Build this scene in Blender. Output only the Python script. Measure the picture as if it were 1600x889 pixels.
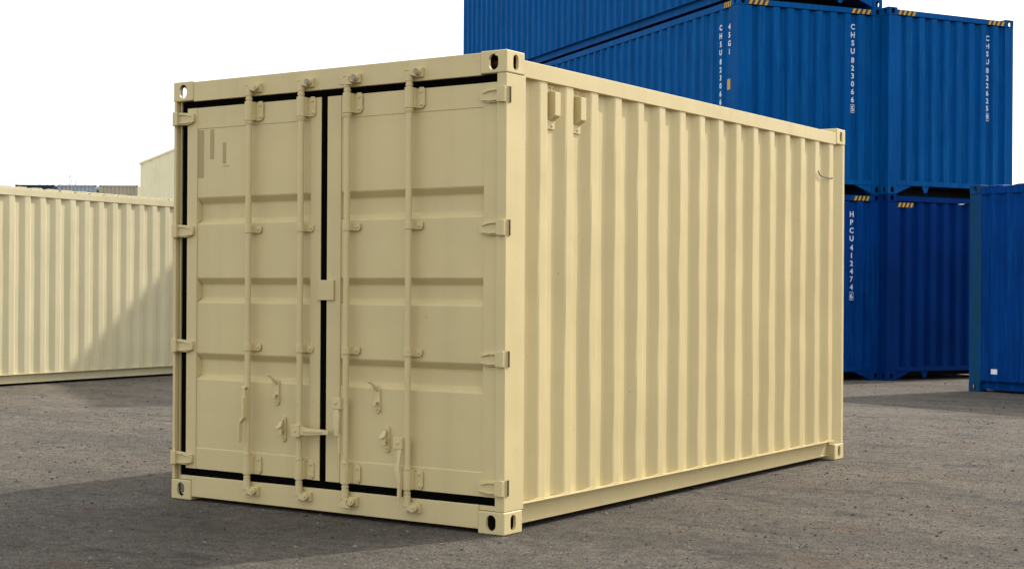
import bpy, bmesh, math, random
from mathutils import Vector, Matrix
random.seed(7)
R = math.radians
for o in list(bpy.data.objects): bpy.data.objects.remove(o)
S = bpy.context.scene
col = S.collection

# ------------------------------------------------------------------ camera
cd = bpy.data.cameras.new('camera'); cam = bpy.data.objects.new('camera', cd); col.objects.link(cam)
YAW, ROLL = 0.594, 0.006
fw = Vector((-math.sin(YAW), math.cos(YAW), 0)); rt0 = Vector((math.cos(YAW), math.sin(YAW), 0)); Z = Vector((0, 0, 1))
rt = rt0 * math.cos(ROLL) + Z * math.sin(ROLL); up = -rt0 * math.sin(ROLL) + Z * math.cos(ROLL)
M = Matrix((rt, up, -fw)).transposed().to_4x4(); M.translation = Vector((4.423, -6.487, 1.261))
cam.matrix_world = M
cd.sensor_width = 36; cd.lens = 2380.44 / 1600 * 36; cd.shift_y = 0.0070; cd.clip_start = 0.05; cd.clip_end = 3000
S.camera = cam

# ------------------------------------------------------------------ light
SUN_AZ, SUN_EL = 68.5, 41.5        # direction towards the sun, measured from +X towards +Y
w = bpy.data.worlds.new('World'); S.world = w; w.use_nodes = True
nt = w.node_tree; nt.nodes.clear()
sky = nt.nodes.new('ShaderNodeTexSky'); sky.sky_type = 'NISHITA'; sky.sun_disc = False
sky.sun_elevation = R(SUN_EL); sky.sun_rotation = R(90 - SUN_AZ); sky.dust_density = 4.0; sky.air_density = 1.0
b1 = nt.nodes.new('ShaderNodeBackground'); b1.inputs['Strength'].default_value = 0.06
b2 = nt.nodes.new('ShaderNodeBackground'); b2.inputs['Color'].default_value = (0.97, 0.98, 1, 1); b2.inputs['Strength'].default_value = 0.61
ad = nt.nodes.new('ShaderNodeAddShader'); wo = nt.nodes.new('ShaderNodeOutputWorld')
nt.links.new(sky.outputs[0], b1.inputs[0]); nt.links.new(b1.outputs[0], ad.inputs[0]); nt.links.new(b2.outputs[0], ad.inputs[1]); nt.links.new(ad.outputs[0], wo.inputs[0])
sd = bpy.data.lights.new('sun', 'SUN'); sd.energy = 2.2; sd.angle = R(0.9); sd.color = (1, 0.965, 0.92)
sun = bpy.data.objects.new('sun', sd); col.objects.link(sun)
sv = Vector((math.cos(R(SUN_AZ)) * math.cos(R(SUN_EL)), math.sin(R(SUN_AZ)) * math.cos(R(SUN_EL)), math.sin(R(SUN_EL))))
sun.rotation_euler = sv.to_track_quat('Z', 'Y').to_euler(); sun.location = (0, 0, 30)
S.view_settings.view_transform = 'Standard'; S.view_settings.look = 'None'; S.view_settings.exposure = 0.85; S.view_settings.gamma = 1

# ------------------------------------------------------------------ materials
def nodes(name):
    m = bpy.data.materials.new(name); m.use_nodes = True; t = m.node_tree
    return m, t, t.nodes['Principled BSDF'], t.nodes, t.links
def noise(n, l, scale, detail=4, rough=0.55, vec=None, dim='3D'):
    x = n.new('ShaderNodeTexNoise'); x.inputs['Scale'].default_value = scale; x.inputs['Detail'].default_value = detail
    x.inputs['Roughness'].default_value = rough
    if vec: l.new(vec, x.inputs['Vector'])
    return x.outputs['Fac']
def ramp(n, l, fac, stops):
    r = n.new('ShaderNodeValToRGB'); e = r.color_ramp.elements
    while len(e) < len(stops): e.new(0.5)
    for i, (p, c) in enumerate(stops):
        e[i].position = p; e[i].color = (c, c, c, 1) if isinstance(c, (int, float)) else (*c, 1)
    l.new(fac, r.inputs[0]); return r.outputs[0]
def mix(n, l, fac, a, b, mode='MIX'):
    x = n.new('ShaderNodeMix'); x.data_type = 'RGBA'; x.blend_type = mode
    for s, v in ((0, fac), (6, a), (7, b)):
        if hasattr(v, 'links') or hasattr(v, 'is_linked'): l.new(v, x.inputs[s])
        elif s == 0: x.inputs[0].default_value = v
        else: x.inputs[s].default_value = (*v, 1)
    return x.outputs[2]
def bump(n, l, h, strength, dist, prev=None):
    b = n.new('ShaderNodeBump'); b.inputs['Strength'].default_value = strength; b.inputs['Distance'].default_value = dist
    l.new(h, b.inputs['Height'])
    if prev: l.new(prev, b.inputs['Normal'])
    return b.outputs[0]
def paint(name, base, rough=0.45, var=0.10, stain=(0.2, 0.14, 0.07), amount=0.35, seed=0.0, streak=0.3, patch=None, spec=.3):
    m, t, p, n, l = nodes(name)
    tc = n.new('ShaderNodeTexCoord'); mp = n.new('ShaderNodeMapping'); mp.inputs['Location'].default_value = (seed, seed * 1.7, seed * .3)
    l.new(tc.outputs['Object'], mp.inputs['Vector']); v = mp.outputs[0]
    mp2 = n.new('ShaderNodeMapping'); mp2.inputs['Scale'].default_value = (9, 9, 0.55); l.new(v, mp2.inputs['Vector'])
    dark = tuple(c * (1 - var) for c in base); light = tuple(min(1, c * (1 + var * .6)) for c in base)
    c = mix(n, l, ramp(n, l, noise(n, l, 1.3, 5, .6, v), [(.3, 0), (.7, 1)]), dark, light)
    # run-down streaks of grime
    st = ramp(n, l, noise(n, l, 1.0, 5, .6, mp2.outputs[0]), [(.52, 0), (.78, streak)])
    c = mix(n, l, st, c, tuple(a * .55 + b * .45 for a, b in zip(base, stain)))
    # chips and specks
    sp = ramp(n, l, noise(n, l, 38, 2, .5, v), [(.735, 0), (.76, amount)])
    c = mix(n, l, sp, c, stain)
    sm = ramp(n, l, noise(n, l, 5.5, 6, .7, v), [(.58, 0), (.74, amount * .5)])
    c = mix(n, l, sm, c, tuple(a * .7 + b * .3 for a, b in zip(base, stain)))
    if patch:
        pm = ramp(n, l, noise(n, l, 2.2, 5, .65, mp2.outputs[0]), [(.5, 0), (.62, .75)])
        c = mix(n, l, pm, c, patch)
    l.new(c, p.inputs['Base Color']); p.inputs['Specular IOR Level'].default_value = spec
    l.new(ramp(n, l, noise(n, l, 7, 5, .6, v), [(.3, rough - .07), (.7, rough + .12)]), p.inputs['Roughness'])
    b = bump(n, l, noise(n, l, 2.1, 2, .5, v), .55, .02)
    b = bump(n, l, noise(n, l, 120, 3, .6, v), .22, .0015, b)
    l.new(b, p.inputs['Normal'])
    return m
CREAM = paint('tan_paint', (0.60, 0.487, 0.240), .42, .06, (.22, .15, .07), .35, 0, .22)
CREAM2 = paint('pale_tan_paint', (0.62, 0.54, 0.32), .5, .07, (.2, .17, .08), .4, 5, .3)
OVERP = paint('painted_over_tan', (0.42, 0.335, 0.155), .65, .2, (.2, .15, .08), .4, 9, .4)
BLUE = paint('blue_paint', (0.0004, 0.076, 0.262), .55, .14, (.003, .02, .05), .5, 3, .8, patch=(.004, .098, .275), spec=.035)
BLUED = paint('shaded_blue_paint', (0.0004, 0.026, 0.145), .6, .2, (.004, .015, .04), .5, 11, .6, spec=.03)  # blue darkened to paint in the shade on the right stack's bottom tier
BLUEM = paint('mid_and_shaded_blue', (0.0004, 0.040, 0.20), .6, .25, (.004, .02, .05), .6, 17, .9, patch=(.002, .06, .24), spec=.04)  # darkened for shade on the left stack's ground tier; right-edge container shares it
BLUEG = paint('greened_blue_paint', (0.003, 0.055, 0.16), .6, .3, (.03, .02, .012), .7, 14, .7, patch=(.006, .055, .075), spec=.1)
NAVY = paint('navy_paint', (0.012, 0.035, 0.06), .5, .15, (.02, .02, .02), .3, 21)
GREY = paint('grey_paint', (0.33, 0.37, 0.40), .5, .1, (.1, .09, .08), .3, 22)
BEIGE = paint('beige_paint', (0.42, 0.38, 0.26), .5, .1, (.15, .12, .08), .3, 23)
SHED = paint('shed_cladding', (0.88, 0.79, 0.50), .6, .06, (.2, .2, .12), .2, 24)
def plain(name, c, rough=.5, metal=0, nz=0.0):
    m, t, p, n, l = nodes(name); p.inputs['Roughness'].default_value = rough; p.inputs['Metallic'].default_value = metal
    tc = n.new('ShaderNodeTexCoord')
    l.new(mix(n, l, noise(n, l, 25, 4, .6, tc.outputs['Object']), tuple(x * (1 - nz) for x in c), tuple(x * (1 + nz) for x in c)), p.inputs['Base Color'])
    return m
RUBBER = plain('black_rubber', (0.0015, 0.0015, 0.0012), .9, 0, .4); RUBBER.node_tree.nodes['Principled BSDF'].inputs['Specular IOR Level'].default_value = .03
HOLE_SHADE = plain('casting_hole_shade', (0.045, 0.032, 0.018), .9, 0, .6)  # dark colour painting in the shade inside the casting holes
SLOT = plain('slot_shade', (0.07, 0.055, 0.03), .8, 0, .4)  # dark brown that paints slot shade beside the right-hand hinges
for _m in (HOLE_SHADE, SLOT): _m.node_tree.nodes['Principled BSDF'].inputs['Specular IOR Level'].default_value = .05
STEEL = plain('worn_steel', (0.30, 0.26, 0.17), .6, .1, .4)
WHITE = plain('white_lettering', (0.8, 0.8, 0.82), .6, 0, .2)
YEL = plain('yellow_marking', (0.52, 0.30, 0.025), .6, 0, .3)
BLK = plain('black_marking', (0.012, 0.012, 0.012), .6, 0, .3)
INK = plain('dark_rod', (0.03, 0.035, 0.04), .5, .3, .3)
BARK = plain('hazed_bark', (0.45, 0.47, 0.50), .9, 0, .2)  # pale grey paints distance haze into the far trees
PLY = plain('underside', (0.03, 0.028, 0.025), .8, 0, .3)
STONE = plain('stone', (0.06, 0.055, 0.05), .9, 0, .6)

def ground_mat():
    m, t, p, n, l = nodes('yard_gravel_asphalt')
    tc = n.new('ShaderNodeTexCoord'); v = tc.outputs['Object']
    mp = n.new('ShaderNodeMapping'); mp.inputs['Rotation'].default_value = (0, 0, R(-32)); mp.inputs['Scale'].default_value = (0.6, 1.35, 1); l.new(v, mp.inputs['Vector'])
    c = mix(n, l, ramp(n, l, noise(n, l, .45, 7, .62, v), [(.3, 0), (.7, 1)]), (.054, .047, .036), (.092, .079, .059))
    c = mix(n, l, ramp(n, l, noise(n, l, 1.1, 7, .65, mp.outputs[0]), [(.44, 0), (.60, .65)]), c, (.106, .089, .067))
    c = mix(n, l, ramp(n, l, noise(n, l, 1.9, 8, .7, mp.outputs[0]), [(.55, 0), (.63, .75)]), c, (.033, .031, .027))
    c = mix(n, l, ramp(n, l, noise(n, l, 1.4, 6, .6, mp.outputs[0]), [(.60, 0), (.68, .6)]), c, (.088, .050, .030))
    g1 = ramp(n, l, noise(n, l, 62, 6, .85, v), [(.36, .25), (.5, 1), (.64, 2.0)])
    c = mix(n, l, 1.0, c, g1, 'MULTIPLY')
    g3 = ramp(n, l, noise(n, l, 11, 6, .75, v), [(.36, .6), (.5, 1), (.66, 1.3)])
    c = mix(n, l, 1.0, c, g3, 'MULTIPLY')
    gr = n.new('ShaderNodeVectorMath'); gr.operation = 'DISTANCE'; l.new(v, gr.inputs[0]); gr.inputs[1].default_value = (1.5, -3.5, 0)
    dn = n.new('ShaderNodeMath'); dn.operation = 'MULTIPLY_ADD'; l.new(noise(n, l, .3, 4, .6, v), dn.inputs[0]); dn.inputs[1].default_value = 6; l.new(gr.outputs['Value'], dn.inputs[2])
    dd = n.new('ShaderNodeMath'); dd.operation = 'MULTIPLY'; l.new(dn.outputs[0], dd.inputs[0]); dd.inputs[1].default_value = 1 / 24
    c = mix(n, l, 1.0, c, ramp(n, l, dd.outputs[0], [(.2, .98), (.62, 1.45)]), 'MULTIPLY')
    vo = n.new('ShaderNodeTexVoronoi'); vo.inputs['Scale'].default_value = 95; vo.inputs['Randomness'].default_value = 1; l.new(v, vo.inputs['Vector'])
    sep = n.new('ShaderNodeSeparateColor'); l.new(vo.outputs['Color'], sep.inputs[0])
    near = ramp(n, l, vo.outputs['Distance'], [(.18, 1), (.34, 0)])
    lit = n.new('ShaderNodeMath'); lit.operation = 'MULTIPLY'; l.new(near, lit.inputs[0]); l.new(ramp(n, l, sep.outputs[0], [(.93, 0), (.95, .8)]), lit.inputs[1])
    c = mix(n, l, lit.outputs[0], c, (.22, .20, .18))
    dk = n.new('ShaderNodeMath'); dk.operation = 'MULTIPLY'; l.new(near, dk.inputs[0]); l.new(ramp(n, l, sep.outputs[1], [(.88, 0), (.90, .85)]), dk.inputs[1])
    c = mix(n, l, dk.outputs[0], c, (.012, .011, .010))
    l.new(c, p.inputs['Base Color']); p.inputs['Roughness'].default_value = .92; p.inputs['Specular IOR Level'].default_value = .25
    b = bump(n, l, noise(n, l, 3, 6, .6, v), .5, .03)
    b = bump(n, l, noise(n, l, 60, 5, .85, v), .9, .012, b)
    l.new(b, p.inputs['Normal'])
    return m
GROUND = ground_mat()

# ------------------------------------------------------------------ mesh helpers
class MB:
    def __init__(s): s.v = []; s.f = []; s.m = []; s.mi = 0
    def add(s, vs, fs):
        k = len(s.v); s.v += [tuple(x) for x in vs]
        for f in fs: s.f.append([k + i for i in f]); s.m.append(s.mi)
        return s
    def box(s, x0, x1, y0, y1, z0, z1):
        v = [(x, y, z) for x in (x0, x1) for y in (y0, y1) for z in (z0, z1)]
        return s.add(v, [(0, 1, 3, 2), (4, 6, 7, 5), (0, 4, 5, 1), (2, 3, 7, 6), (0, 2, 6, 4), (1, 5, 7, 3)])
    def prism(s, poly, ax, a0, a1):
        # poly: 2D points in the two remaining axes (in x,y,z order)
        def P(u, v, a): return {0: (a, u, v), 1: (u, a, v), 2: (u, v, a)}[ax]
        n = len(poly)
        return s.add([P(u, v, a0) for u, v in poly] + [P(u, v, a1) for u, v in poly],
                     [tuple(range(n)), tuple(range(2 * n - 1, n - 1, -1))] + [(i, (i + 1) % n, n + (i + 1) % n, n + i) for i in range(n)])
    def cyl(s, p0, p1, r0, r1=None, n=16):
        r1 = r0 if r1 is None else r1
        p0 = Vector(p0); p1 = Vector(p1); d = (p1 - p0).normalized(); a = d.orthogonal().normalized(); b = d.cross(a)
        vs = [p0 + (a * math.cos(t) + b * math.sin(t)) * r0 for t in [2 * math.pi * i / n for i in range(n)]] + \
             [p1 + (a * math.cos(t) + b * math.sin(t)) * r1 for t in [2 * math.pi * i / n for i in range(n)]]
        return s.add(vs, [tuple(range(n - 1, -1, -1)), tuple(range(n, 2 * n))] + [(i, (i + 1) % n, n + (i + 1) % n, n + i) for i in range(n)])
    def bar(s, pts):
        # pts: (x, y, z, halfwidth_x, halfdepth_y, halfheight_z) cross sections joined in order
        k = []
        for (x, y, z, hx, hy, hz) in pts:
            k += [(x - hx, y - hy, z - hz), (x + hx, y - hy, z + hz * (1 if hz else 0)), (x + hx, y + hy, z + hz), (x - hx, y + hy, z - hz)] if hz == 0 else \
                 [(x, y - hy, z - hz), (x, y - hy, z + hz), (x, y + hy, z + hz), (x, y + hy, z - hz)]
        m = len(pts); fs = [(0, 1, 2, 3), tuple(4 * (m - 1) + j for j in (3, 2, 1, 0))]
        for i in range(m - 1):
            for j in range(4): fs.append((4 * i + j, 4 * i + 4 + j, 4 * i + 4 + (j + 1) % 4, 4 * i + (j + 1) % 4))
        return s.add(k, fs)
    def build(s, name, mats, parent=None, bev=0, smooth=False, solid=0):
        me = bpy.data.meshes.new(name); me.from_pydata(s.v, [], s.f)
        if not isinstance(mats, (list, tuple)): mats = [mats]
        for m in mats: me.materials.append(m)
        for p, i in zip(me.polygons, s.m): p.material_index = i
        bm = bmesh.new(); bm.from_mesh(me)
        bmesh.ops.recalc_face_normals(bm, faces=bm.faces)
        bm.to_mesh(me); bm.free()
        o = bpy.data.objects.new(name, me); col.objects.link(o)
        if parent: o.parent = parent
        if bev:
            b = o.modifiers.new('bevel', 'BEVEL'); b.width = bev; b.segments = 2; b.limit_method = 'ANGLE'; b.angle_limit = R(35)
        if smooth:
            for p in me.polygons: p.use_smooth = True
            me.set_sharp_from_angle(angle=R(38))
        return o
def empty(name, loc, rz, label, cat, group=None):
    o = bpy.data.objects.new(name, None); col.objects.link(o); o.location = loc; o.rotation_euler = (0, 0, rz)
    o['label'] = label; o['category'] = cat
    if group: o['group'] = group
    return o
kids = {}
def copy_tree(o, parent=None, skip=()):
    c = o.copy(); col.objects.link(c)
    if parent: c.parent = parent
    for ch in list(o.children):
        if ch.name.split('.')[0] not in skip: copy_tree(ch, c)
    return c

# --- corner casting made once by cutting three real slots and the hollow out of a block, then mirrored
CW, CD_, CH = .165, .172, .118
def casting_mesh():
    me = bpy.data.meshes.new('t'); bm = bmesh.new(); bmesh.ops.create_cube(bm, size=1)
    for v in bm.verts: v.co = Vector(((v.co.x + .5) * CW, (v.co.y + .5) * CD_, (v.co.z + .5) * CH))
    bmesh.ops.bevel(bm, geom=list(bm.edges), offset=.007, segments=3, affect='EDGES', profile=.5)
    bm.to_mesh(me); bm.free(); blk = bpy.data.objects.new('t', me); col.objects.link(blk)
    cut = []
    c1 = MB().box(.016, CW - .012, .016, CD_ - .012, .016, CH - .012); cut.append(c1)
    def stad(cx, cz, hw, hh, n=10):
        p = []
        for i in range(n + 1): a = math.pi * i / n; p.append((cx + hw * math.cos(a), cz + hh - hw + hw * math.sin(a)))
        for i in range(n + 1): a = math.pi + math.pi * i / n; p.append((cx + hw * math.cos(a), cz - hh + hw + hw * math.sin(a)))
        return p
    cut.append(MB().prism(stad(.082, .060, .030, .042), 1, -.02, .09))
    cut.append(MB().prism(stad(.086, .060, .025, .041), 0, -.02, .09))
    cut.append(MB().prism(stad(.082, .086, .030, .050), 2, -.02, .06))
    tmp = []
    for c in cut:
        o = c.build('cut', RUBBER); tmp.append(o)
        m = blk.modifiers.new('b', 'BOOLEAN'); m.operation = 'DIFFERENCE'; m.object = o; m.solver = 'EXACT'
    bpy.context.view_layer.update()
    dg = bpy.context.evaluated_depsgraph_get()
    res = bpy.data.meshes.new_from_object(blk.evaluated_get(dg))
    for o in tmp + [blk]: bpy.data.objects.remove(o)
    res.materials.clear()
    return res
CAST = casting_mesh(); cast_cache = {}
def casting(sx, sy, sz, mat, parent, W, L, H):
    key = (sx, sy, sz, mat.name)
    if key not in cast_cache:
        me = CAST.copy(); me.name = 'corner_casting'; me.materials.append(mat); me.materials.append(HOLE_SHADE)
        bm = bmesh.new(); bm.from_mesh(me)
        for v in bm.verts: v.co = Vector((v.co.x * (-1 if sx else 1), v.co.y * (-1 if sy else 1), v.co.z * (-1 if sz else 1)))
        if (sx + sy + sz) % 2: bmesh.ops.reverse_faces(bm, faces=bm.faces)
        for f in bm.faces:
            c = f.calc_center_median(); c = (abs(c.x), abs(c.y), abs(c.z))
            f.material_index = 1 if (.0155 < c[0] < CW - .011 and .0155 < c[1] < CD_ - .011 and .0155 < c[2] < CH - .011) else 0  # cavity faces take the painted-in shade colour
        bm.to_mesh(me); bm.free(); cast_cache[key] = me
    o = bpy.data.objects.new('corner_casting', cast_cache[key]); col.objects.link(o); o.parent = parent
    o.location = (W if sx else 0, L if sy else 0, H if sz else 0)
    return o

def wave(s0, s1, start, pitch, a, b, c, dep):
    """trapezoidal profile: outer flat a, slope in b, inner flat, slope out c; returns (s, depth) points with eased bends"""
    def f(s):
        t = (s - start) % pitch
        inn = pitch - a - b - c
        if t < a: return 0
        if t < a + b: return dep * (t - a) / b
        if t < a + b + inn: return dep
        return dep * (1 - (t - a - b - inn) / c)
    br = [0, a, a + b, pitch - c]; e = .006
    xs = {round(s0, 5), round(s1, 5)}
    k = math.floor((s0 - start) / pitch) - 1
    while start + k * pitch < s1 + pitch:
        for q in br:
            for d in (-e, e):
                x = start + k * pitch + q + d
                if s0 < x < s1: xs.add(round(x, 5))
        k += 1
    return [(x, f(x)) for x in sorted(xs)]
def sheet(mb, pts, conv, z0, z1, th=.004, jit=0, nz=1):
    """corrugated plate with two skins; conv(s, depth, z) -> xyz"""
    n = len(pts); zs = [z0 + (z1 - z0) * i / nz for i in range(nz + 1)]
    def J(i, k):
        if not jit or k in (0, nz): return 0
        random.seed(i // 2 * 131 + k * 17); return random.uniform(-jit, jit)
    for off in (0, th):
        vs = [conv(s, d + off + J(i, k), z) for k, z in enumerate(zs) for i, (s, d) in enumerate(pts)]
        mb.add(vs, [(k * n + i, k * n + i + 1, (k + 1) * n + i + 1, (k + 1) * n + i) for k in range(nz) for i in range(n - 1)])
    return mb

def text_obj(chars, size, mat, parent, conv, name='lettering', sx=.98, boxed_last=False, offs=None):
    """one mesh; chars = [(char, u, v)] centres; conv(u, v, out)"""
    mb = MB()
    for idx, (ch, u, v) in enumerate(chars):
        cu = bpy.data.curves.new('t', 'FONT'); cu.body = ch; cu.size = size * 1.38; cu.align_x = 'CENTER'; cu.resolution_u = 3; cu.offset = size * .035
        o = bpy.data.objects.new('t', cu); col.objects.link(o)
        bpy.context.view_layer.update()
        me = bpy.data.meshes.new_from_object(o.evaluated_get(bpy.context.evaluated_depsgraph_get()))
        ys = [q.co.y for q in me.vertices]; xs = [q.co.x for q in me.vertices]; cy = (min(ys) + max(ys)) / 2; cx = (min(xs) + max(xs)) / 2
        for out in (.0008, .0028):
            mb.add([conv(u + (q.co.x - cx) * sx, v + q.co.y - cy, out) for q in me.vertices], [tuple(p.vertices) for p in me.polygons])
        bpy.data.objects.remove(o); bpy.data.meshes.remove(me); bpy.data.curves.remove(cu)
    if boxed_last:
        u, v = chars[-1][1:]; h = size * .68; k = size * .5; t = size * .09
        for (a0, a1, c0, c1) in ((-k, k, h, h + t), (-k, k, -h - t, -h), (-k, -k + t, -h, h), (k - t, k, -h, h)):
            P = [conv(u + a, v + c, o_) for o_ in (.0008, .0028) for a, c in ((a0, c0), (a1, c0), (a1, c1), (a0, c1))]
            mb.add(P, [(0, 1, 2, 3), (4, 5, 6, 7), (0, 1, 5, 4), (1, 2, 6, 5), (2, 3, 7, 6), (3, 0, 4, 7)])
    return mb.build(name, mat, parent)
def code(s, x, ztop, size):
    offs = [0, .118, .236, .354, .486, .6, .715, .83, .945, 1.06, 1.19]
    return [(c, x, ztop - o) for c, o in zip(s, offs)]
def hazard(parent, conv, u0, u1, z0, z1, n=4, lean=1):
    mb = MB(); mb.mi = 0
    def slab(q, lo, hi):
        P = [conv(u, z, o_) for o_ in (lo, hi) for u, z in q]
        mb.add(P, [(0, 1, 2, 3), (7, 6, 5, 4), (0, 1, 5, 4), (1, 2, 6, 5), (2, 3, 7, 6), (3, 0, 4, 7)])
    slab([(u0, z0), (u1, z0), (u1, z1), (u0, z1)], .0005, .0025); mb.mi = 1
    st = (u1 - u0) / n
    for i in range(n):
        a = u0 + i * st + st * .05; b = a + st * .5; k = st * .38
        q = [(a, z0), (b, z0), (b + k, z1), (a + k, z1)]
        slab(q, .0026, .0045)
    return mb.build('hazard_stripes', [BLK, YEL], parent)

def container(root, W, L, H, mat, side=dict(), ends=True, front=True, roofpitch=.36, post=None, endstart=.355, tunnel=False, bev=.003, nz=1, jit=0, rz=0.0):
    side = {**dict(start=.333, pitch=.2665, a=.076, b=.040, c=.062, dep=.036, y0=.17, y1=L - .16), **side}
    pm = post or mat
    for sx in (0, 1):
        for sy in (0, 1):
            for sz in (0, 1): casting(sx, sy, sz, pm, root, W, L, H)
    zt, zb = H - .125, .148
    for sx in (0, 1):
        X = (lambda d, sx=sx: W - d if sx else d)
        def cx(s, d, z, X=X): return (X(.010 + d), s, z)
        mb = MB(); sheet(mb, wave(side['y0'], side['y1'], side['start'], side['pitch'], side['a'], side['b'], side['c'], side['dep']), cx, zb + .003, zt + .002, nz=nz, jit=jit)
        mb.build('side_panel', mat, root, smooth=False)
        t = MB(); a, b = sorted((X(.004), X(.064))); t.box(a, b, CD_, L - CD_, zt, H - .036); t.build('top_rail', mat, root, bev)
        q = [(X(.086), .150), (X(.003), .150), (X(.003), .144), (X(.066), .141), (X(.066), .040), (X(.056), .039), (X(.056), .031), (X(.086), .031)]
        MB().prism(q, 1, CD_ + .001, L - CD_ - .001).build('bottom_rail', mat, root, .0015)
        # posts
        for sy in (0, 1):
            if sy == 0 and not front and sx == 0:
                MB().prism([(.0035, .004), (.024, .004), (.024, .044), (.062, .044), (.062, .188), (.0035, .188)], 2, CH + .001, H - CH - .001).build('corner_post', pm, root, .003)
            elif sy == 0:
                y = sorted((.004, .188)); 
                MB().box(*sorted((X(.0035), X(.062))), y[0], y[1], CH + .001, H - CH - .001).build('corner_post', pm, root, .004)
            else:
                q = [(X(.0035), L - .004), (X(.0035), L - .045), (X(.052), L - .16), (X(.075), L - .16), (X(.075), L - .004)]
                MB().prism(q, 2, CH + .001, H - CH - .001).build('corner_post', pm, root, .003)
    # end walls
    for sy in (0, 1):
        if sy == 0 and not front: continue
        Y = (lambda d, sy=sy: L - d if sy else d)
        x0, x1 = (.235, W - .17) if sy == 0 else (.17, W - .17)
        lo = .195
        mb = MB(); sheet(mb, wave(x0, x1, endstart, .2406, .105, .016, .034, .052), lambda s, d, z: (s, Y(.010 + d), z), lo, H - .115)
        mb.build('end_panel', mat, root)
        for a, b in ((.062, x0), (x1, W - .062)): MB().box(a, b, *sorted((Y(.006), Y(.066))), CH + .001, H - CH - .001).build('end_post_plate', pm, root, .003)
        MB().box(CW, W - CW, *sorted((Y(.005), Y(.062))), H - .105, H - .030).build('end_top_rail', mat, root, bev)
        m3 = MB().box(CW - .0, W - CW, *sorted((Y(.005), Y(.062))), .128, .196); 
        for sgn, xx in ((1, CW), (-1, W - CW)):
            m3.prism([(xx, .0 + .006), (xx, .127), (xx + sgn * .30, .127)], 1, *sorted((Y(.012), Y(.03))))
        m3.prism([(.66, .127), (.70, .03), (.75, .03), (.79, .127)], 1, *sorted((Y(.014), Y(.03))))
        m3.prism([(W - .79, .127), (W - .75, .03), (W - .70, .03), (W - .66, .127)], 1, *sorted((Y(.014), Y(.03))))
        m3.build('end_bottom_rail', mat, root, .002)
    # roof with cross corrugations and floor
    mb = MB(); pts = wave(.10, L - .10, .3, roofpitch, roofpitch * .45, roofpitch * .1, roofpitch * .1, .022)
    for off in (0, .004): 
        vs = []
        for (s, d) in pts: vs += [(.03, s, H - .0305 - rz - off + (.0245 - d) * .3), (.10, s, H - .006 - rz - d - off), (W - .10, s, H - .006 - rz - d - off), (W - .03, s, H - .0305 - rz - off + (.0245 - d) * .3)]
        mb.add(vs, [(4 * i + j, 4 * i + j + 1, 4 * i + j + 5, 4 * i + j + 4) for i in range(len(pts) - 1) for j in range(3)])
    mb.build('roof_panel', mat, root)
    f = MB().box(.087, W - .087, .064, L - .064, .130 if tunnel else .10, .147)
    y = .6
    while y < L - .4:
        f.box(.087, W - .087, y, y + .045, .03, .13 if tunnel else .10); y += .36
    if not tunnel: pass
    f.build('floor_frame', PLY, root)

# ================================================================== the yard
g = MB(); g.add([(-1500, -1500, 0), (1500, -1500, 0), (1500, 1500, 0), (-1500, 1500, 0)], [(0, 1, 2, 3)])
g = g.build('ground', GROUND); g['kind'] = 'structure'
# loose stones and grit
random.seed(3)
st = MB()
for i in range(9000):
    zz = 6.2 + 20 * random.random() ** 1.5; X = random.uniform(-.38, .38) * zz
    p = Vector((4.423, -6.487, 0)) + fw * zz + rt0 * X
    r = random.choice((.0025, .003, .0035, .004, .0045, .005, .006, .010)) * random.uniform(.7, 1.3) * (1 + zz * .02); a = random.uniform(0, 6.3)
    k = len(st.v); e = []
    for j in range(5):
        t = a + j * 1.2566; q = r * random.uniform(.7, 1.3); e.append((p.x + q * math.cos(t), p.y + q * math.sin(t), r * .1))
    e += [(p.x, p.y, r * random.uniform(.6, 1.1)), (p.x, p.y, -.002)]
    st.mi = random.choice((0, 0, 1, 2)); st.add(e, [(j, (j + 1) % 5, 5) for j in range(5)] + [((j + 1) % 5, j, 6) for j in range(5)])
N1 = 46000
for i in range(N1):
    zz = 6.1 + 9.5 * random.random() ** 1.6; X = random.uniform(-.37, .37) * zz
    px_ = 4.423 + fw.x * zz + rt0.x * X; py_ = -6.487 + fw.y * zz + rt0.y * X
    if -2.3 < px_ < -.1 and .1 < py_ < 4.5: continue
    r = random.uniform(.0018, .0045) * (1 + (zz - 6) * .07); a = random.uniform(0, 6.3); h_ = r * random.uniform(.5, 1.1)
    st.mi = random.choice((3, 3, 3, 4, 4, 0, 5, 1 if i % 4 == 0 else 3))
    q = [(px_ + r * math.cos(a + t) * random.uniform(.7, 1.3), py_ + r * math.sin(a + t) * random.uniform(.7, 1.3), .0003) for t in (0, 1.57, 3.14, 4.71)]
    st.add(q + [(px_, py_, h_)], [(0, 1, 4), (1, 2, 4), (2, 3, 4), (3, 0, 4), (3, 2, 1, 0)])
LST = plain('pale_stone', (0.15, 0.14, 0.12), .9, 0, .3); DST = plain('dark_stone', (0.022, 0.020, 0.018), .9, 0, .3)
st = st.build('loose_stones', [STONE, LST, DST, plain('grit', (0.062, 0.054, 0.042), .95, 0, .5), plain('light_grit', (0.095, 0.083, 0.066), .95, 0, .4), plain('brown_grit', (0.045, 0.034, 0.024), .95, 0, .4)]); st['kind'] = 'stuff'; st['label'] = 'small loose stones scattered over the yard'

# ================================================================== main tan container
W, L, H = 2.438, 4.614, 2.509
G = 0.002
root = empty('shipping_container', (-W, 0, G), 0, 'tan container in the foreground with closed double doors and black door seals', 'shipping container')
container(root, W, L, H, CREAM, dict(start=.333, pitch=.2665), front=False, nz=9, jit=.0014, rz=.035)
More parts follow.
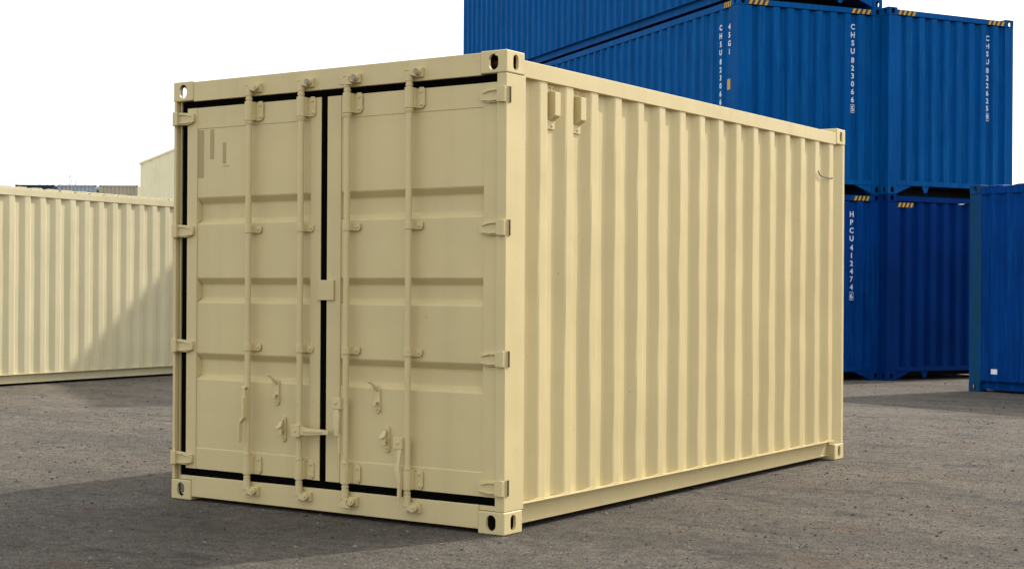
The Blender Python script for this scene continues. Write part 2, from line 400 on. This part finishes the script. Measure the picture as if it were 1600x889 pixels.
# front frame
MB().box(CW + .001, W - CW - .001, .006, .10, 2.385, H - .006).build('door_header', CREAM, root, .003)
MB().box(CW + .001, W - CW - .001, .006, .10, .022, .146).build('door_sill', CREAM, root, .004)
MB().box(.048, .052, .018, .0435, CH + .001, H - CH - .001).build('post_channel_lip', CREAM, root, .001)
MB().box(W - CW, W - .063, .012, .09, CH + .003, .146).build('sill_end', CREAM, root, .001)
MB().box(.067, CW, .012, .09, CH + .003, .146).build('sill_end', CREAM, root, .001)
LFX = [(.105, 1.166), (1.213, 2.377)]; ZB, ZT = .190, 2.346
gk = MB()
for a, b in ((.0625, .105), (1.166, 1.213)):
    if b - a > .005: gk.box(a, b, .022, .066, .1465, 2.3845)
gk.box(2.3775, 2.400, .045, .066, .1465, 2.3845)
for a, b in ((.105, 1.166), (1.213, 2.3765)):
    gk.box(a, b, .024, .066, ZT, 2.3845); gk.box(a, b, .024, .066, .1465, ZB)
gk.build('door_seal', RUBBER, root)
BANDS = [(1.655, 1.808), (1.188, 1.328), (.731, .880)]
def bolt(mb, x, z, y, r=.009): mb.cyl((x, y, z), (x, y - .006, z), r, r * .75, 10)
for di, (a, b) in enumerate(LFX):
    door = MB()
    sl, sr = ((a, .187), (1.090, b)) if di == 0 else ((a, 1.312), (2.287, b))
    door.box(*sl, .018, .066, ZB, ZT); door.box(*sr, .018, .066, ZB, ZT)
    xa, xb = sl[1], sr[0]
    prof = [(2.346, 0), (2.222, 0), (2.218, .003), (2.214, .003)]
    for (z0, z1) in BANDS:
        prof += [(z1 + .004, .003), (z1 - .004, .007), (z1 - .036, .036), (z1 - .046, .038), (z0 + .028, .038), (z0 + .020, .036), (z0 - .002, .006), (z0 - .008, .003)]
    prof += [(.318, .003), (.312, 0), (.190, 0)]
    n = len(prof)
    vs = [(x, .021 + d, z) for x in (xa, xb) for z, d in prof]
    door.add(vs, [(i, i + 1, n + i + 1, n + i) for i in range(n - 1)])
    door.box(xa, xb, .063, .066, ZB, ZT)
    # sloped ends of the pressed bands
    for (z0, z1) in BANDS:
        for s, x in ((1, xa), (-1, xb)):
            door.add([(x, .022, z0), (x, .022, z1), (x + s * .007, .0585, z1 - .045), (x + s * .007, .0585, z0 + .025)], [(0, 1, 2, 3)])
    dr = door.build('door', CREAM, root, .0)
    # edge lip bright bead
    for rx, kind in (((.647, 'A'), (1.049, 'B')) if di == 0 else ((1.389, 'C'), (1.822, 'D'))):
        yc = -.022
        rod = MB()
        rod.cyl((rx, yc, .10), (rx, yc, 2.42), .0175, n=20)
        for zc in (2.232, .308): rod.cyl((rx, yc, zc - .006), (rx, yc, zc + .006), .0235, n=20)
        for zc in (2.222, .318, 2.364, .176): rod.cyl((rx, yc, zc - .005), (rx, yc, zc + .005), .0205, n=20)
        rod.cyl((rx, yc, 2.385), (rx, yc, 2.425), .0205, n=20); rod.cyl((rx, yc, .108), (rx, yc, .165), .0205, n=20)
        # cam hooks at both ends
        for zc, sg in ((2.428, 1), (.098, -1)):
            rod.box(rx - .024, rx + .012, yc - .014, yc + .014, zc - .020, zc - .012); rod.box(rx - .012, rx + .010, yc - .012, yc + .012, zc - .012, zc + .012)
            rod.box(rx - .028, rx + .012, yc - .014, yc + .014, zc + .012, zc + .020)
            rod.prism([(rx + .006, zc - .010), (rx + .05, zc - .022), (rx + .056, zc - .008), (rx + .03, zc + .014), (rx + .006, zc + .018)], 1, yc - .016, yc + .004)
            if kind == 'C': rod.prism([(rx - .045, zc - .030), (rx + .045, zc - .034), (rx + .02, zc - .012), (rx + .03, zc + .012), (rx - .01, zc + .0), (rx - .03, zc + .012), (rx - .02, zc - .012)], 1, yc - .022, yc - .006)
        rod.build('lock_rod', CREAM, dr, .0008, smooth=False)
        for zc in (2.428, .098):
            k = MB(); k.box(rx + .018, rx + .078, -.014, .0055, zc - .024, zc + .026); k.cyl((rx + .052, -.036, zc + .004), (rx + .052, -.013, zc + .004), .021, .019, 14); k.cyl((rx + .052, -.041, zc + .004), (rx + .052, -.035, zc + .004), .010, .008, 10)
            k.build('cam_keeper', CREAM, root, .0015)
            if zc > 2 and kind != 'A': MB().cyl((rx + .058, -.0445, zc + .004), (rx + .058, -.0365, zc + .004), .017, .013, 8).build('worn_stud', STEEL, root, .001)
        for z0, z1 in ((2.240, 2.350), (.194, .300)):
            q = MB(); q.cyl((rx, yc, z0), (rx, yc, z1), .0255, n=20)
            q.box(rx, rx + .030, yc + .006, .0175, z0 + .002, z1 - .002)
            q.prism([(rx + .02, z0), (rx + .066, z0), (rx + .080, z0 + .018), (rx + .080, z1 - .014), (rx + .070, z1 + .002), (rx + .044, z1 + .002), (rx + .02, z1 - .03)], 1, .008, .0178)
            q.box(rx - .020, rx + .02, -.012, .0178, z0 + .004, z1 - .004)
            for zz in (z0 + .022, z1 - .020): bolt(q, rx + .060, zz, .008, .0105); q.cyl((rx - .014, yc - .0225, zz), (rx - .014, yc - .018, zz), .003, n=8)
            q.build('rod_guide', CREAM, dr, .0015)
        for zc in (1.612, .930):
            q = MB(); q.prism([(rx - .026, zc - .022), (rx + .060, zc - .022), (rx + .070, zc - .010), (rx + .070, zc + .012), (rx + .060, zc + .022), (rx - .026, zc + .022)], 1, .008, .0178)
            q.cyl((rx, yc, zc - .021), (rx, yc, zc + .021), .0225, n=20); q.box(rx - .020, rx + .020, yc, .009, zc - .021, zc + .021)
            bolt(q, rx + .050, zc, .008, .010); q.build('rod_clamp', CREAM, dr, .0015)
        h = MB(); yh = -.046; rx0 = rx
        if kind == 'A':
            rx = rx0 + .026; yh = -.052
            h.box(rx - .036, rx - .006, yh - .012, yh + .022, .630, .695); h.cyl((rx - .036, yh, .695), (rx - .006, yh, .695), .0125, n=12)
            h.bar([(rx - .014, yh - .01, .64, .008, .016, 0), (rx - .008, yh - .012, .58, .009, .018, 0), (rx - .008, yh - .014, .525, .009, .018, 0), (rx - .032, yh - .020, .492, .006, .016, 0), (rx - .034, yh - .022, .385, .004, .014, 0)])
        if kind == 'B':
            h.box(rx - .030, rx + .034, yh - .016, yh + .026, .436, .502); h.cyl((rx + .004, yh - .020, .47), (rx + .004, yh - .014, .47), .007, n=10)
            h.bar([(rx + .034, yh, .470, .0, .010, .024), (rx + .09, yh - .004, .468, .0, .009, .020), (rx + .22, yh - .006, .472, .0, .007, .013), (rx + .245, yh - .006, .472, .0, .007, .012)])
            h.bar([(rx + .06, yh - .014, .470, .0, .004, .006), (rx + .20, yh - .014, .473, .0, .004, .005)])
        if kind == 'C':
            h.box(rx - .072, rx - .010, yh - .012, yh + .022, .606, .668); h.cyl((rx - .042, yh - .018, .64), (rx - .042, yh - .011, .64), .008, n=10)
            h.bar([(rx - .040, yh, .606, .016, .010, 0), (rx - .038, yh - .006, .56, .021, .008, 0), (rx - .036, yh - .008, .50, .017, .008, 0), (rx - .034, yh - .006, .455, .012, .007, 0)])
            h.bar([(rx - .026, yh, .47, .006, .007, 0), (rx - .022, yh, .36, .006, .006, 0)])
            h.bar([(rx - .047, yh + .004, .47, .004, .006, 0), (rx - .042, yh + .004, .445, .004, .005, 0)])
        if kind == 'D':
            h.box(rx - .070, rx - .012, yh - .012, yh + .022, .412, .474); h.cyl((rx - .040, yh - .018, .446), (rx - .040, yh - .011, .446), .008, n=10)
            h.bar([(rx - .030, yh, .412, .014, .008, 0), (rx - .030, yh - .010, .35, .010, .007, 0), (rx - .036, yh - .014, .30, .014, .007, 0), (rx - .030, yh - .014, .27, .014, .008, 0), (rx - .022, yh - .012, .235, .009, .010, 0), (rx - .024, yh - .012, .150, .008, .011, 0)])
            h.bar([(rx - .050, yh + .002, .40, .004, .008, 0), (rx - .052, yh - .004, .33, .005, .008, 0), (rx - .050, yh - .010, .29, .005, .008, 0)])
        h.build('door_handle', CREAM, dr, .0018)
    # handle catches: slotted plates with a hook
    for (cx, cz, up_) in (((.842, .674, 1), (.895, .468, 0)) if di == 0 else ((1.585, .665, 1), (1.652, .455, 0))):
        c = MB(); q = []
        for i in range(9): t = math.pi * i / 8; q.append((cx + .019 * math.cos(t), cz + .055 + .019 * math.sin(t)))
        for i in range(9): t = math.pi + math.pi * i / 8; q.append((cx + .019 * math.cos(t), cz - .055 + .019 * math.sin(t)))
        c.prism(q, 1, .012, .0238); bolt(c, cx, cz - .052, .012, .009); bolt(c, cx, cz + .052, .012, .009)
        c.box(cx - .012, cx + .012, -.012, .012, cz - .018, cz - .010); c.box(cx - .012, cx + .012, -.016, -.010, cz - .034, cz - .010); 
        if up_: c.bar([(cx, .006, cz + .052, .010, .008, 0), (cx - .006, -.010, cz + .078, .010, .006, 0), (cx - .030, -.020, cz + .098, .016, .005, 0), (cx - .044, -.022, cz + .104, .008, .004, 0)])
        else: c.bar([(cx - .002, .004, cz + .044, .009, .008, 0), (cx - .002, -.008, cz + .030, .012, .006, 0), (cx - .006, -.018, cz + .012, .019, .005, 0), (cx - .018, -.022, cz + .004, .012, .004, 0)]); c.cyl((cx, -.012, cz - .004), (cx, .010, cz - .004), .012, .010, 10)
        c.build('handle_catch', CREAM, dr, .0015)
    # hinges
    for zc in ((2.286, 1.612, .924, .249) if di == 0 else (2.278, 1.590, .910, .243)):
        hb = MB(); s = 1 if di == 0 else -1; ex = .0 if di == 0 else W
        q = [(ex + s * .030, zc - .038), (ex + s * .115, zc - .040), (ex + s * .150, zc - .030), (ex + s * .168, zc - .024), (ex + s * .172, zc), (ex + s * .168, zc + .026), (ex + s * .120, zc + .032), (ex + s * .030, zc + .040)]
        hb.prism(q, 1, .002 if di else .000, .0178)
        hb.cyl((ex + s * .020, -.003, zc - .041), (ex + s * .020, -.003, zc + .041), .0165, n=16)
        hb.box(*sorted((ex + s * .020, ex + s * .05)), -.0185, .002, zc - .039, zc + .039)
        hb.bar([(ex + s * .05, -.004, zc + .026, 0, .006, .004), (ex + s * .10, -.003, zc + .024, 0, .005, .004), (ex + s * .15, .0, zc + .012, 0, .004, .003)])
        hb.bar([(ex + s * .05, -.004, zc - .026, 0, .006, .004), (ex + s * .10, -.003, zc - .028, 0, .005, .004), (ex + s * .15, .0, zc - .022, 0, .004, .003)])
        hb.build('hinge', CREAM, dr, .002)
    if di == 0:
        sm = MB()
        for (x0, x1, z0, z1) in ((.190, .238, 1.925, 2.212), (.288, .322, 2.035, 2.212), (.392, .420, 2.005, 2.130)):
            sm.box(x0, x1, .0232, .0246, z0, z1)
        sm.box(.392, .445, .0225, .0246, 1.988, 1.993)
        sm.build('painted_over_marking', OVERP, dr, .0008)
# plate bridging the two leaves
MB().box(1.150, 1.272, .006, .0175, 1.205, 1.318).build('door_lap_plate', CREAM, root, .002)
# rear leaf of hinge pins: dark block painting a recess's shade behind each right-hand knuckle
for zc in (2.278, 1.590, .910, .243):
    MB().box(W - .0034, W + .001, .020, .044, zc - .041, zc + .041).build('hinge_slot_shade', SLOT, root)
    MB().box(W - .004, W + .004, .0195, .0205, zc - .043, zc + .043).build('hinge_slot_lip', CREAM, root)
# vents on the side
for yv in (.488, .756):
    v = MB(); xo = W - .046
    v.box(xo, xo + .010, yv - .040, yv + .036, 2.335, 2.382); v.box(xo, xo + .010, yv - .040, yv + .036, 2.140, 2.190)
    for dy, dz in ((-.016, 2.363), (.020, 2.363), (.002, 2.158)): v.cyl((xo + .009, yv + dy, dz), (xo + .018, yv + dy, dz), .008, .006, 8)
    zz = [2.348, 2.336, 2.205, 2.180]
    q = [(xo + .003, 2.348), (xo + .052, 2.338), (xo + .052, 2.212), (xo + .003, 2.180)]
    v.prism([(a_, b_) for a_, b_ in q], 1, yv - .028, yv + .028)
    v.build('vent_cover', CREAM, root, .004)
# dark lashing line at the far corner
lb = MB(); pts = [(W + .001, 4.095, 2.165), (W + .001, 4.103, 2.143), (W + .001, 4.125, 2.131), (W + .001, 4.17, 2.125), (W + .001, 4.35, 2.121), (W + .001, 4.352, 2.131)]
for p0, p1 in zip(pts, pts[1:]): lb.cyl(p0, p1, .0042, n=6)
lb.build('lashing_wire', INK, root)
# welded seam along the ledge, one bead thickening where the ribs meet it
random.seed(5); q = [(.19, .1508)]; y = .333
while y < L - .25:
    h_ = random.uniform(.004, .008)
    q += [(y - .03, .153), (y - .01, .153 + h_), (y + .045, .153 + h_), (y + .07, .153)]; y += .2665
q += [(L - .18, .1508)]
MB().prism(q, 0, W - .026, W - .0085).build('weld_seam', CREAM, root, .001)

# ================================================================== tan container at the left
LQ = (-11.9355, 6.0152, .0701); Ll = 12.19
e = Vector((math.cos(LQ[2]), math.sin(LQ[2]), 0)); ln = Vector((-math.sin(LQ[2]), math.cos(LQ[2]), 0))
o = Vector((LQ[0], LQ[1], 0)) - e * 2.438 - ln * 6.9
r2 = empty('shipping_container', (o.x, o.y, G), LQ[2], 'long pale tan container at the left edge with a diagonal shadow across its side', 'shipping container')
container(r2, 2.438, Ll, 2.591, CREAM2, dict(start=6.9 + .157 - 26 * .2625 - .0, pitch=.2625, a=.088, b=.040, c=.066, y0=.17, y1=Ll - .16), roofpitch=.30, nz=5, jit=.002)
rb = MB(); y = .35
while y < Ll - .3:
    rb.prism([(y, 2.555), (y + .03, 2.584), (y + .17, 2.584), (y + .20, 2.555)], 0, 2.438 - .075, 2.438 - .012); y += .2625
rb.build('roof_rib_ends', CREAM2, r2, .003)

# ================================================================== blue stacks
HB, LB = 2.715, 10.94
BP = 'blue containers stacked behind the tan one'
AQ = (-4.9318, 12.9907, .987); BQ = (-3.4408, 14.8921, 1.0631)
def endc(y): return lambda u, v, o_: (u, y - o_, v)
proto = empty('shipping_container', (AQ[0], AQ[1], G), AQ[2], 'blue container at ground level of the left blue stack, HPCU 412474 lettered on its end', 'shipping container', BP)
container(proto, W, LB, HB, BLUE, dict(start=.19, pitch=.262, a=.08, b=.05, c=.06, y0=.17, y1=LB - .16), tunnel=True, endstart=.352)
def tier(q, k, label, dx=0):
    r = copy_tree(proto); r.location = (q[0], q[1], G + k * HB); r.rotation_euler = (0, 0, q[2]); r['label'] = label
    return r
A1 = proto
A2 = tier(AQ, 1, 'blue container in the middle of the three-high stack, CHSU 823066 lettered down its end')
A3 = tier(AQ, 2, 'topmost blue container of the three-high stack, its long side against the sky')
B1 = tier(BQ, 0, 'blue container, shade painted into its colour, at the bottom of the two-high right stack')
B2 = tier(BQ, 1, 'blue container on top of the right blue stack, CHSU 822625 lettered down its end')
for r, mm in ((A1, BLUEM), (B1, BLUED)):  # ground tiers recoloured: shade put into their blue
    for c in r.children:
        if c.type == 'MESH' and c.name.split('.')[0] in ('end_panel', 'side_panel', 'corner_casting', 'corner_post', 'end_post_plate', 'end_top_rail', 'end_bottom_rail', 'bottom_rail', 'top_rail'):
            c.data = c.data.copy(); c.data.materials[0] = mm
YI = .062                       # recess face of the end wall
def lettering(r, s, x, ztop):
    text_obj(code(s, x, ztop, .078), .078, WHITE, r, lambda u, v, o_: (u, YI - o_, v), boxed_last=True)
lettering(A2, 'CHSU8230665', 1.964, HB - .29)
lettering(B2, 'CHSU8226259', 1.964, HB - .30)
lettering(A1, 'HPCU4124746', 1.964, HB - .30)
def sidec(depth): return lambda u, v, o_: (depth - o_, -u, v)
text_obj([(c, -.485, z) for c, u, z in code('CHSU8230665', 0, HB - .38, .078)], .078, WHITE, A2, sidec(.0095), boxed_last=True)
text_obj([(c, -.245, HB - .40 - i * .118) for i, c in enumerate('45G1')], .078, WHITE, A2, sidec(.0095))
ym = MB().box(.0065, .0095, .215, .295, HB - 1.29, HB - 1.14); ym.build('yellow_marking', YEL, A2)
ec = lambda u, z, o_: (u, .005 - o_, z)
sc = lambda u, z, o_: (.004 - o_, -u, z)
for r, spans in ((A2, ((.17, .51), (1.900, 2.245))), (B2, ((.175, .52), (1.918, 2.262))), (A3, ((.17, .51), (1.900, 2.245))), (A1, ((1.960, 2.236),))):
    for a, b in spans: hazard(r, ec, a, b, HB - .102, HB - .036)
hazard(B1, lambda u, z, o_: (u, .0075 - o_, z), .19, .49, HB - .190, HB - .125)
hazard(A2, sc, -.39, -.18, HB - .118, HB - .040, lean=-1)

# ---- blue container at the right edge, turned a little
DQ = (-1.7705, 13.3512, -.3583); HD = 2.68; LD = 6.06
dX = Vector((math.sin(DQ[2]), -math.cos(DQ[2]), 0)); dY = Vector((math.cos(DQ[2]), math.sin(DQ[2]), 0))
o = Vector((DQ[0], DQ[1], 0)) - dX * W
D = empty('shipping_container', (o.x, o.y, G), math.atan2(dX.y, dX.x), 'dark blue container standing alone at the right edge, weathered corner post nearest the stacks', 'shipping container')
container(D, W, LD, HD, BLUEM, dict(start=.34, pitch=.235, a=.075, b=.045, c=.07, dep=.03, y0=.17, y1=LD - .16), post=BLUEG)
lab = MB().box(W - .0095, W - .0068, .345, .44, .235, .30); lab.build('white_sticker', WHITE, D)

# ================================================================== far stacks, shed and bare trees
FR = [((-70.51, 58.14), BEIGE, 'beige', 'nearest the shed'), ((-72.67, 56.68), GREY, 'grey', 'in the middle of the far row'), ((-74.87, 55.20), NAVY, 'navy', 'leftmost in the far row')]
for (x, y), mt, cn, wh in FR:
    p = empty('shipping_container', (x, y, G), .594, 'far %s container on top of its stack, %s' % (cn, wh), 'shipping container', 'containers stacked far behind the left tan one')
    container(p, 2.438, 6.058, 2.591, mt, dict(y0=.17, y1=5.9), bev=0)
    p.location.z = G + 2 * 2.591
    for k in (0, 1):
        q = copy_tree(p); q.location.z = G + k * 2.591
        q['label'] = 'far %s container at %s of its stack, %s' % (cn, ('the bottom', 'the middle')[k], wh)

sh = empty('warehouse', (-29.88, 24.65, 0), .594, 'pale cream gabled warehouse rising behind the left tan container', 'building')
mb = MB(); pts = wave(0, 10, .1, .25, .14, .03, .03, .012)
SL = .41
def hz(s): return 4.95 + SL * min(s, 10 - s)
n = len(pts); xs = sorted(set([p_[0] for p_ in pts] + [5.0])); 
f = dict(pts)
vs = []; fs = []
P = [(s, f.get(s, 0)) for s in xs]
for s, d in P: vs += [(s, d, 0), (s, d, hz(s))]
for i in range(len(P) - 1): fs.append((2 * i, 2 * i + 2, 2 * i + 3, 2 * i + 1))
mb.add(vs, fs); mb.box(.0, .06, .05, 18, 0, 4.93); mb.box(9.94, 10, .05, 18, 0, 4.93); mb.box(0, 10, 17.9, 18, 0, 4.93)
mb.build('wall', SHED, sh)
rf = MB()
for s in (0, 1):
    q = [(-.03, 4.94), (5, 4.955 + SL * 5), (5, 4.955 + SL * 5 + .06), (-.03, 5.0)] if s == 0 else [(10.03, 4.94), (5, 4.955 + SL * 5), (5, 4.955 + SL * 5 + .06), (10.03, 5.0)]
    rf.prism(q, 1, -.02, 18.02)
rf.build('roof', SHED, sh)

random.seed(11)
def bare_tree(x, y, h):
    t = empty('bare_tree', (x, y, 0), 0, 'slender leafless tree far off, its twigs showing above the grey and navy containers', 'tree', 'leafless trees on the horizon')
    MB().cyl((0, 0, 0), (0, 0, h * .93), .07, .012, 6).build('trunk', BARK, t)
    c = MB()
    for i in range(26):
        z0 = h * random.uniform(.3, .92); a = random.uniform(0, 6.3); ln_ = (h - z0) * random.uniform(.4, .8) + .3
        p0 = Vector((0, 0, z0)); d = Vector((math.cos(a) * .28, math.sin(a) * .28, 1)).normalized(); p1 = p0 + d * ln_
        c.cyl(p0, p1, .013, .004, 4)
        for j in range(3):
            q = p0.lerp(p1, random.uniform(.3, .9)); a2 = random.uniform(0, 6.3); d2 = Vector((math.cos(a2) * .4, math.sin(a2) * .4, 1)).normalized()
            c.cyl(q, q + d2 * random.uniform(.4, 1.2), .006, .003, 3)
    c.build('crown', BARK, t)
for px, hh in ((60, 11.9), (73, 12.4), (94, 12.5), (104, 13.2), (108, 13.4), (117, 12.9), (131, 12.6)):
    p = Vector((4.423, -6.487, 0)) + fw * 150 + rt0 * ((px - 800) / 2380 * 150)
    bare_tree(p.x, p.y, hh)
